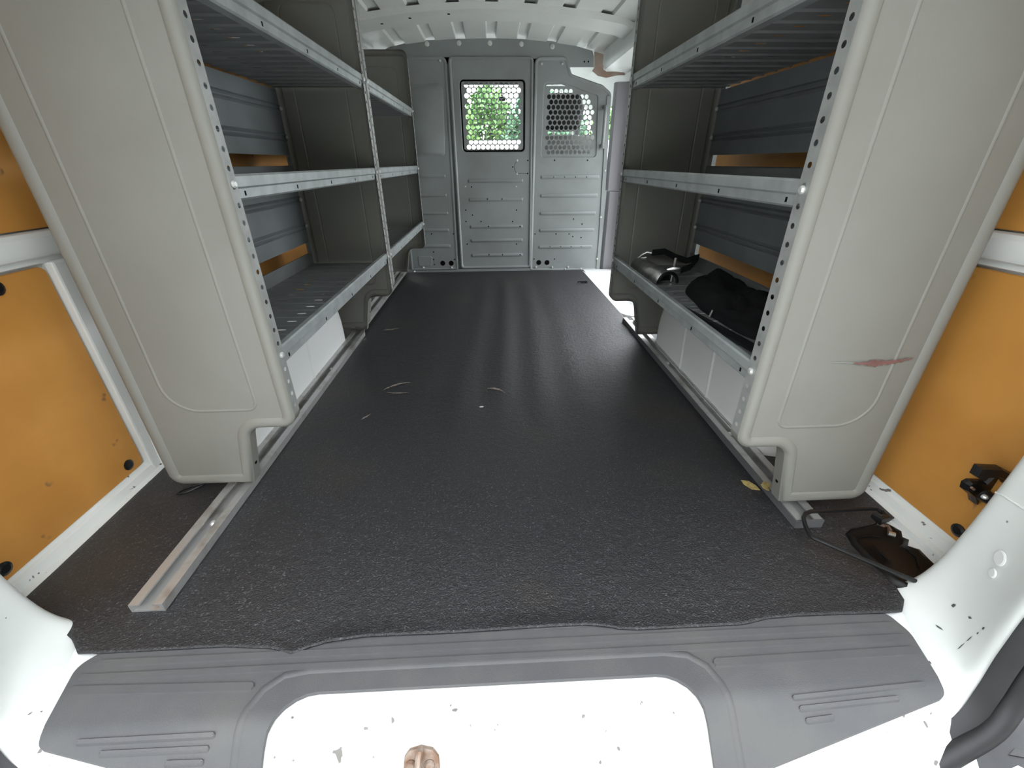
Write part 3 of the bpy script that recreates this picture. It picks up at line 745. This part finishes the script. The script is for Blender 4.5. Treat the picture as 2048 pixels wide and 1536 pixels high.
def rib(xa, ya, xb, yb, wd, h=.0026):
    n = 14; d = Vector((xb-xa, yb-ya)).normalized(); nr = Vector((-d.y, d.x)); L = []
    poly = [(xa+(xb-xa)*i/n+nr.x*wd, ya+(yb-ya)*i/n+nr.y*wd) for i in range(n+1)]
    poly += [(xb+d.x*wd*math.sin(a)+nr.x*wd*math.cos(a), yb+d.y*wd*math.sin(a)+nr.y*wd*math.cos(a)) for a in (.8, 1.57, 2.3)]
    poly += [(xb-(xb-xa)*i/n-nr.x*wd, yb-(yb-ya)*i/n-nr.y*wd) for i in range(n+1)]
    poly += [(xa-d.x*wd*math.sin(a)-nr.x*wd*math.cos(a), ya-d.y*wd*math.sin(a)-nr.y*wd*math.cos(a)) for a in (.8, 1.57, 2.3)]
    mb = MB(); L = [[(a, b_, szs(b_)+TH-.0005+dz) for a, b_ in inset(poly, i_)] for i_, dz in ((0, 0), (.0012, h+.0005), (.003, h+.0005))]
    mb.grid(L, True); m_ = len(L[-1])
    top = L[-1]; k0 = len(mb.v); mb.v += top
    half = n+1
    for i in range(n): mb.f.append((k0+i, k0+i+1, k0+half+3+n-i-1, k0+half+3+n-i))
    mb.f.append(tuple(k0+i for i in [n, n+1, n+2, n+3, n+4])); mb.f.append(tuple(k0+i for i in [2*n+4, 2*n+5, 2*n+6, 2*n+7-0, 0] if i < m_))
    mk('moulded_rib', mb, 'scuff', sp, smooth=True, auto=30)
rib(-.562, .368, .578, .368, .0055); rib(-.572, .350, .583, .350, .0050)
rib(.295, .328, .580, .331, .0065); rib(-.572, .334, -.338, .328, .0065)
rib(.376, .283, .556, .2895, .0030); rib(.381, .2735, .512, .2775, .0030); rib(.386, .264, .420, .2655, .0030)
rib(-.520, .2785, -.360, .2785, .0030); rib(-.490, .2690, -.364, .2685, .0030); rib(-.410, .2595, -.368, .2590, .0030)
mb = MB(); path = [(-.330, .225), (-.330, .26), (-.330, .272), (-.330, .279), (-.3299, .285), (-.3296, .291), (-.329, .297), (-.328, .303), (-.318, .325), (-.297, .341), (-.265, .346), (0, .346), (.225, .346), (.258, .341), (.279, .325), (.288, .303), (.289, .297), (.2896, .291), (.290, .285), (.2905, .279), (.291, .272), (.291, .26), (.292, .226)]
rows = []
for i, p in enumerate(path):
    a = Vector(path[max(0, i-1)]); c = Vector(path[min(len(path)-1, i+1)]); d = (c-a).normalized(); nr = Vector((-d.y, d.x))
    rows.append([(p[0]+nr.x*o_, p[1]+nr.y*o_, szs(p[1]+nr.y*o_)+TH+h_) for o_, h_ in ((-.006, -.001), (-.003, .002), (.003, .002), (.006, -.001))])
mb.grid(rows); mk('cutout_rim', mb, 'scuff', sp, smooth=True, auto=60)

# ================================================================== LATCH STRIKER
lk = empty('latch_striker', (-.105, .262, sz(.262)-.006)); tag(lk, 'rusty brown door latch striker plate on the white sill face', 'latch')
SF = lambda a, b_, d: (a, b_-d*.7, sz(b_)-.0055+d*.7)
def PX(u, v):
    r_ = ray(u, v); t = (-.0055-YC*SL-CAM.z)/(r_.z-SL*r_.y); q = CAM+r_*t; return (q.x, q.y)
poly = [PX(u, v) for u, v in ((808, 1530), (810, 1510), (820, 1496), (843, 1489), (866, 1494), (878, 1508), (880, 1530), (880, 1570), (870, 1590), (818, 1590), (808, 1570))]
mb = MB(); prism(mb, poly, SF, 0, .004, .001); mk('plate', mb, 'rust', lk)
a = PX(842, 1496); c = PX(836, 1570)
mk('striker_loop', MB().tube([SF(a[0], a[1], .002), SF(a[0], a[1], .012), SF((a[0]+c[0])/2, (a[1]+c[1])/2, .02), SF(c[0], c[1], .012), SF(c[0], c[1], .002)], .0042, 8), 'rust', lk, smooth=True)
SB = disc_mesh('striker_screw', .0065, .004, 'rust', 10)
for u, v in ((823, 1528), (860, 1527)):
    a = PX(u, v); inst('striker_screw', SB, SF(a[0], a[1], .004), lk, (-.8, 0, 0))

# ================================================================== DOOR OPENING SEALS
def seal(side, label):
    O = [(.520, .250, -.082), (.548, .256, -.062), (.592, .266, -.032), (.617, .280, .008), (.625, .290, .075), (.632, .297, .20), (.637, .297, .6), (.62, .297, 1.12)]
    P = [Vector((side*x, y-.006, z+.004)) for x, y, z in O]
    # resample smoothly
    Q = []
    for i in range(len(P)-1):
        p0, p1, p2, p3 = P[max(i-1, 0)], P[i], P[i+1], P[min(i+2, len(P)-1)]
        for k in range(6):
            t = k/6; Q.append(.5*((2*p1)+(-p0+p2)*t+(2*p0-5*p1+4*p2-p3)*t*t+(-p0+3*p1-3*p2+p3)*t**3))
    Q.append(P[-1])
    t = empty('door_seal', (side*.6, .28, -.09)); tag(t, label, 'seal', 'rear door opening seals')
    mk('bulb', MB().tube([q+Vector((side*.029, -.010, 0)) for q in Q], .0145, 10), 'rubber', t, smooth=True, auto=80)
    mb = MB(); mb.grid([[q+Vector((-side*.006, .004, .003)), q+Vector((-side*.004, -.004, .0)), q+Vector((side*.010, -.012, -.002)), q+Vector((side*.013, .010, 0)), q+Vector((side*.03, .012, 0))] for q in Q])
    mk('grip_lip', mb, 'rubber', t, smooth=True, auto=50)
seal(1, 'black rubber door seal curving up the right rear pillar'); seal(-1, 'black rubber door seal at the foot of the left rear pillar')

# unseen rear doors added open on either side to keep sky light off the sill
for i, side in enumerate((-1, 1)):
    mb = MB(); outl = rrect(-.42, .24, -.10, 1.12, .06); rc = rrect(-.36, .18, -.02, .50, .05); rw = rrect(-.36, .18, .58, 1.05, .05)
    fn = lambda a, b_, d: (side*(.885+d+.12*(.24-a)), a, b_)
    A = [fn(*p, 0) for p in outl]; mb.fill([A, [fn(*p, 0) for p in rc], [fn(*p, 0) for p in rw]])
    for r_ in (rc, rw):
        B_ = [fn(*p, .018) for p in inset(r_, .012)]; mb.grid([[fn(*p, 0) for p in r_], B_], True); mb.fill([B_])
    C_ = [fn(*p, .05) for p in outl]; mb.grid([A, C_], True); mb.fill([C_])
    d_ = st(mk('door_%d' % (i+1), mb, 'white_clean', weld=False), 'unseen white rear door added open on the %s to block side sky light' % ('left', 'right')[i])
    mb = MB(); prism(mb, rrect(-.30, -.18, .52, .56, .012), fn, 0, -.014, .003); mk('door_pull', mb, 'black', d_)
# rear bumper below the sill
mb = MB(); nx, nz = 40, 16                        # tall hedge added unseen behind the photographer to block low sky light
rows = []
for k in range(nz+1):
    a = math.pi*k/nz
    rows.append([(x, -7.6-.9*math.cos(a)*-1+.5*noise.noise(Vector((x*.9, k*.5, 1))), -.53+4.2*math.sin(a)**.5+.35*noise.noise(Vector((x*.7, k*.6, 9)))*math.sin(a)) for x in [-11+22*i/nx for i in range(nx+1)]])
mb.grid(rows); tag(mk('sky_block_hedge', mb, 'hedge_block', smooth=True, auto=60), 'unseen tall dark hedge added behind the rear of the van to block low sky light', 'hedge')
bpz = empty('rear_bumper', (0, .1, -.40)); tag(bpz, 'dark grey plastic rear bumper at the bottom right corner, wet and chipped', 'bumper')
mb = MB(); pr = [(.36, -.125), (.22, -.122), (.12, -.128), (.04, -.14), (-.01, -.17), (-.02, -.22), (-.01, -.40), (.2, -.42)]
mb.grid([[(x, y+.10*max(0, abs(x)-.6)**1.0, z) for y, z in pr] for x in [-.92+1.84*i/24 for i in range(25)]])
mk('bumper_skin', mb, 'bumper', bpz, smooth=True, auto=60)
mk('top_mark', MB().add([(.705, .255, -.121), (.722, .262, -.121), (.735, .256, -.121), (.728, .25, -.121), (.718, .252, -.121)], [(0, 1, 2, 3, 4)]), 'black', bpz)
mk('top_mark', MB().add([(.690, .240, -.121), (.704, .243, -.121), (.712, .237, -.121), (.70, .234, -.121)], [(0, 1, 2, 3)]), 'lugmark', bpz)

# ================================================================== RIGHT REAR CORNER HARDWARE
tray = []
edge = [(1692, 1062), (1700, 1055), (1745, 1044), (1757, 1040), (1775, 1042), (1790, 1050), (1806, 1062), (1808, 1073), (1822, 1078), (1820, 1088), (1842, 1096), (1862, 1118), (1872, 1128), (1882, 1140), (1878, 1150), (1862, 1168), (1846, 1180), (1822, 1176), (1790, 1164), (1770, 1145), (1730, 1112), (1705, 1085)]
poly = [tuple(pz(u, v, .012).xy) for u, v in edge]
t = empty('black_tray', (*pz(1790, 1110, 0).xy, .0)); tag(t, 'glossy black crumpled metal tray in the right rear corner', 'tray')
L0 = [(a, c, .001) for a, c in poly]; L1 = [(a, c, .010+.004*noise.noise(Vector((a*60, c*60, 1)))) for a, c in inset(poly, .002)]
L2 = [(a, c, .012+.004*noise.noise(Vector((a*50, c*50, 4)))) for a, c in inset(poly, .009)]
L3 = [(a, c, .006+.003*noise.noise(Vector((a*50, c*50, 8)))) for a, c in inset(poly, .016)]
mb = MB(); mb.grid([L0, L1, L2, L3], True); mb.fill([L3]); mk('sheet', mb, 'tray', t, smooth=True, auto=60)
for pp in (((1716, 1075), (1740, 1070), (1762, 1075)), ((1745, 1090), (1770, 1112), (1784, 1126)), ((1812, 1098), (1835, 1115), (1838, 1135)), ((1815, 1150), (1830, 1155), (1842, 1160))):
    mk('pressed_ridge', MB().tube([pz(u, v, .009) for u, v in pp], [.001, .003, .001], 6), 'tray', t, smooth=True)
mk('rusty_screw', MB().tube([pz(1757, 1046, .016), pz(1768, 1052, .018), pz(1776, 1052, .016), pz(1780, 1062, .014)], [.004, .003, .0025, .004], 7), 'rust', t, smooth=True)
mk('rusty_screw', MB().tube([pz(1776, 1066, .014), pz(1790, 1070, .014)], .0045, 7), 'steel', t, smooth=True)
mb = MB().tube([pz(u, v, .031) for u, v in ((1768, 1028), (1755, 1018), (1740, 1017), (1690, 1019), (1622, 1023), (1611, 1027), (1607, 1036), (1611, 1052), (1619, 1068), (1626, 1075), (1700, 1107))]+[pz(1800, 1150, .026), pz(1840, 1166, .019)], .0038, 8)
rd = tag(mk('bent_rod', mb, 'black', smooth=True), 'thin bent black steel rod crossing the right track end', 'rod')
mb = MB(); mb.tube([pz(1746, 1030, .031), pz(1760, 1040, .031), pz(1772, 1036, .032), pz(1766, 1024, .033)], [.006, .010, .008, .004], 8); mk('rod_grommet', mb, 'black', rd, smooth=True)
# black latch bracket behind the pillar edge
lb = empty('latch_bracket', (*py(1995, 985, .475).xy, py(1995, 1030, .475).z)); tag(lb, 'black hooked door latch bracket on the right wall beside the pillar', 'bracket')
YL = .478
def pp(u, v): q = py(u, v, YL); return (q.x, q.z)
mb = MB(); prism(mb, [pp(u, v) for u, v in ((1946, 950), (1956, 932), (2000, 934), (2030, 950), (2050, 960), (2050, 990), (2020, 985), (2002, 958), (1992, 952), (1970, 953), (1963, 960))], XZ(YL), -.006, .006, .002); mk('upper_arm', mb, 'black', lb)
mb = MB(); prism(mb, [pp(u, v) for u, v in ((1946, 992), (1950, 980), (1960, 975), (1988, 976), (2005, 960), (2040, 965), (2040, 1020), (1990, 1020), (1976, 1000), (1974, 1010), (1970, 1022), (1964, 1018), (1962, 1006))], XZ(YL+.016), -.006, .006, .002); mk('lower_arm', mb, 'black', lb)
q = py(1968, 990, YL+.004); mk('pivot', MB().tube([q, q+Vector((0, -.016, 0))], [.0105, .0085], 12), 'black', lb, smooth=True)
q = py(1966, 992, YL-.012); inst('pivot_screw', BOLTS, q, lb).scale = (.6, 1, .6)
q1, q2 = py(1948, 979, YL+.002), py(1943, 975, YL+.002); mk('pin', MB().tube([q1, q2], .002, 6), 'rust', lb)

# ================================================================== THINGS ON THE RIGHT BOTTOM SHELF
ZS = ZR[0]+.004
# black cloth bag, slumped
mb = MB(); rows = []; cx, cy = .602, 1.015
for i in range(0, 15):
    ph_ = math.pi/2*i/14
    rr = []
    for j in range(48):
        a = 2*math.pi*j/48
        ax, ay = .088, .235
        q = 1+.16*noise.noise(Vector((math.cos(a)*1.7, math.sin(a)*1.7, 3.)))
        x = cx+ax*q*math.cos(a)*math.cos(ph_)**.7+.10*(-.0)*math.sin(a); y = cy+ay*q*math.sin(a)*math.cos(ph_)**.7
        x += (y-cy)*.10
        h = .044*math.sin(ph_)**.8*(1+.7*noise.noise(Vector((x*14, y*9, 7)))+.55*noise.noise(Vector((x*34, y*22, 2))))
        h *= 1.0-.35*max(0, (cy-y)/.235)
        rr.append((min(x, .688), y, ZS+max(0, h)))
    rows.append(rr)
mb.grid(rows, True); mb.fan(rows[-1]); mb.fan(rows[0], True)
bag = tag(mk('cloth_bag', mb, 'fabric', smooth=True, auto=80), 'slumped black cloth bag on the right bottom shelf', 'bag')
q = Vector((.508, .935, ZS+.02)); mk('zip_pull', MB().tube([q, q+Vector((-.004, .0, -.016))], [.002, .0028], 6), 'steel', bag)
# long black bar
mb = MB().tube([Vector((.446, 1.06, ZS+.009)), Vector((.462, .96, ZS+.009)), Vector((.488, .80, ZS+.009)), Vector((.508, .66, ZS+.009))], .0085, 8)
tag(mk('black_bar', mb, 'black', smooth=True), 'long thin black bar lying along the right bottom shelf in front of the bag', 'bar')
# metal clamp with curved jaw and T bolt
cl = empty('pipe_clamp', (.515, 1.36, ZS)); tag(cl, 'half-round metal clamp with bolt at the far end of the right bottom shelf', 'clamp')
mb = MB(); A = Vector((.500, 1.455, ZS)); B_ = Vector((.522, 1.255, ZS)); ax = (B_-A); sd = Vector((ax.y, -ax.x, 0)).normalized()*-1
rows = []
for t_ in (0, 1):
    c = A+ax*t_
    rows.append([c+sd*(.034*math.cos(a))+Vector((0, 0, .036*math.sin(a))) for a in [math.pi*k/10 for k in range(11)]])
mb.grid(rows); mk('jaw', mb, 'steel', cl, smooth=True, solid=.003)
q = B_+Vector((.02, .02, .0))
mk('bolt_stem', MB().tube([q+Vector((0, 0, .002)), q+Vector((.004, 0, .072))], .0042, 8), 'steel', cl, smooth=True)
mk('wing_nut', MB().tube([q+Vector((-.016, .004, .036)), q+Vector((0, 0, .040)), q+Vector((.018, -.006, .041))], [.005, .0085, .006], 8), 'steel', cl, smooth=True)
mk('wing_nut', MB().tube([q+Vector((-.004, -.014, .026)), q+Vector((.002, 0, .028)), q+Vector((.008, .012, .028))], [.005, .007, .005], 8), 'steel', cl, smooth=True)
mk('end_ring', MB().tube([B_+sd*(.03*math.cos(a))+Vector((0, -.006, .030*math.sin(a)+.004)) for a in [math.pi*k/10 for k in range(11)]], .005, 8), 'black', cl, smooth=True)
# strap with hook
sh_ = empty('strap', (.58, 1.45, ZS)); tag(sh_, 'black webbing strap with pale metal hook at far end of right bottom shelf', 'strap')
mb = MB(); P = [(.545, 1.478, .045), (.58, 1.46, .052), (.615, 1.44, .036), (.64, 1.41, .030), (.655, 1.38, .045), (.645, 1.34, .055), (.62, 1.33, .028), (.60, 1.35, .012)]
mb.grid([[(x, y, ZS+z-.004), (x+.004, y+.006, ZS+z+.014), (x+.008, y+.01, ZS+z+.012), (x+.004, y+.004, ZS+z-.006)] for x, y, z in P], True); mk('webbing', mb, 'fabric', sh_, smooth=True)
mk('hook', MB().tube([(.545, 1.478, ZS+.048), (.530, 1.484, ZS+.050), (.515, 1.486, ZS+.042), (.500, 1.484, ZS+.030), (.510, 1.480, ZS+.030), (.528, 1.474, ZS+.034)], .0045, 8), 'steel', sh_, smooth=True)

# ================================================================== CAB
def seat(xc, label):
    t = empty('cab_seat', (xc, 3.15, -.30)); tag(t, label, 'seat', 'cab seats')
    def bl(name, x0, x1, y0, y1, z0, z1, m, r, lean=0):
        mb = MB().box(x0, x1, y0, y1, z0, z1)
        mb.v = [(x, y-(z-.3)*lean, z) for x, y, z in mb.v]
        o = mk(name, mb, m, t, smooth=True, auto=60); o.modifiers.new('b', 'BEVEL').width = r; o.modifiers['b'].segments = 4; return o
    bl('cushion', xc-.24, xc+.24, 3.12, 3.60, .02, .20, 'seat', .05)
    bl('backrest', xc-.24, xc+.24, 3.12, 3.24, .16, .768, 'seat_shell', .05, .08)
    bl('headrest', xc-.135, xc+.105, 3.10, 3.20, .79, .995, 'seat', .05, .04)
    for sx in (-.07, .05): mk('headrest_post', MB().tube([(xc+sx, 3.13, .72), (xc+sx, 3.12, .82)], .006, 8), 'steel', t)
    bl('pedestal', xc-.20, xc+.20, 3.18, 3.5, -.30, .03, 'dash', .02)
seat(.475, 'dark passenger seat seen through the right perforated window'); seat(-.48, 'unseen dark driver seat added in the cab behind the left partition panel')  # the driver seat is unseen, added to fill out the cab
mb = MB(); pr = [(3.95, -.1), (3.86, .25), (3.84, .42), (3.90, .54), (4.05, .60), (4.24, .62), (4.24, -.1)]
mb.grid([[(x, y, z) for y, z in pr] for x in (-.79, -.3, .3, .79)], False); tag(mk('dashboard', mb, 'dash', smooth=True, auto=40), 'dark dashboard beneath the windscreen', 'dashboard')
p = py(1004, 198, 3.74)
rm = empty('rear_view_mirror', (p.x, p.y, p.z-.03)); tag(rm, 'small dark rear-view mirror hanging behind the windscreen', 'mirror')
mb = MB(); prism(mb, rrect(p.x-.026, p.x+.026, p.z-.014, p.z+.014, .010), XZ(p.y), 0, .02, .004); mk('mirror_housing', mb, 'black', rm)
mk('mirror_stem', MB().tube([(p.x, p.y, p.z+.02), (p.x, p.y+.06, 1.10)], .006, 6), 'black', rm)

# ================================================================== OUTSIDE, BEYOND THE WINDSCREEN
mb = MB().box(-6, 7, 8.9, 9.15, -.53, .97); tag(mk('garden_wall', mb, 'conc', bevel=.02), 'pale low wall beyond the windscreen below the hedge', 'wall')
def bush(cx, cy, z0, rx, ry, rz, m, label, n=1500):
    t = empty('hedge_bush', (cx, cy, z0)); tag(t, label, 'bush', 'bushes beyond the windscreen')
    mb = MB()
    for i in range(n):
        d = Vector((random.gauss(0, 1), random.gauss(0, 1), random.gauss(0, 1))).normalized()*random.uniform(.55, 1)
        c = Vector((cx+d.x*rx, cy+d.y*ry, z0+rz+d.z*rz)); s_ = random.uniform(.07, .13)
        a = Vector((random.gauss(0, 1), random.gauss(0, 1), random.gauss(0, 1))).normalized(); b_ = a.orthogonal().normalized()
        mb.add([c-a*s_, c+b_*s_*.45, c+a*s_, c-b_*s_*.45], [(0, 1, 2, 3)])
    tag(mk('foliage', mb, m, t, weld=False), kind='stuff')
    mb = MB()
    for k in range(4):
        a = k*1.6; mb.tube([(cx, cy, z0), (cx+rx*.3*math.cos(a), cy+ry*.3*math.sin(a), z0+rz), (cx+rx*.6*math.cos(a), cy+ry*.6*math.sin(a), z0+rz*1.5)], [.05, .03, .015], 6)
    mk('stem', mb, 'bark', t)
for cx, cy, m, hz, lb_ in ((-2.6, 10.0, 'leaf2', 1.16, 'dark green bush far left beyond the windscreen'), (-.87, 10.0, 'leaf1', 1.22, 'light green bush in the left half of the door window'), (.87, 10.0, 'leaf2', 1.18, 'blue-green bush in the right half of the door window'), (2.6, 10.0, 'leaf1', 1.12, 'light green bush beyond the passenger window'),
        (-1.75, 12.1, 'leaf1', 1.40, 'taller pale bush behind the hedge on the left'), (0, 12.1, 'leaf1', 1.42, 'taller pale bush behind the hedge at the centre'), (1.75, 12.1, 'leaf2', 1.40, 'taller dark bush behind the hedge on the right')):
    bush(cx, cy, -.53, .71, .68, hz, m, lb_, 2200)
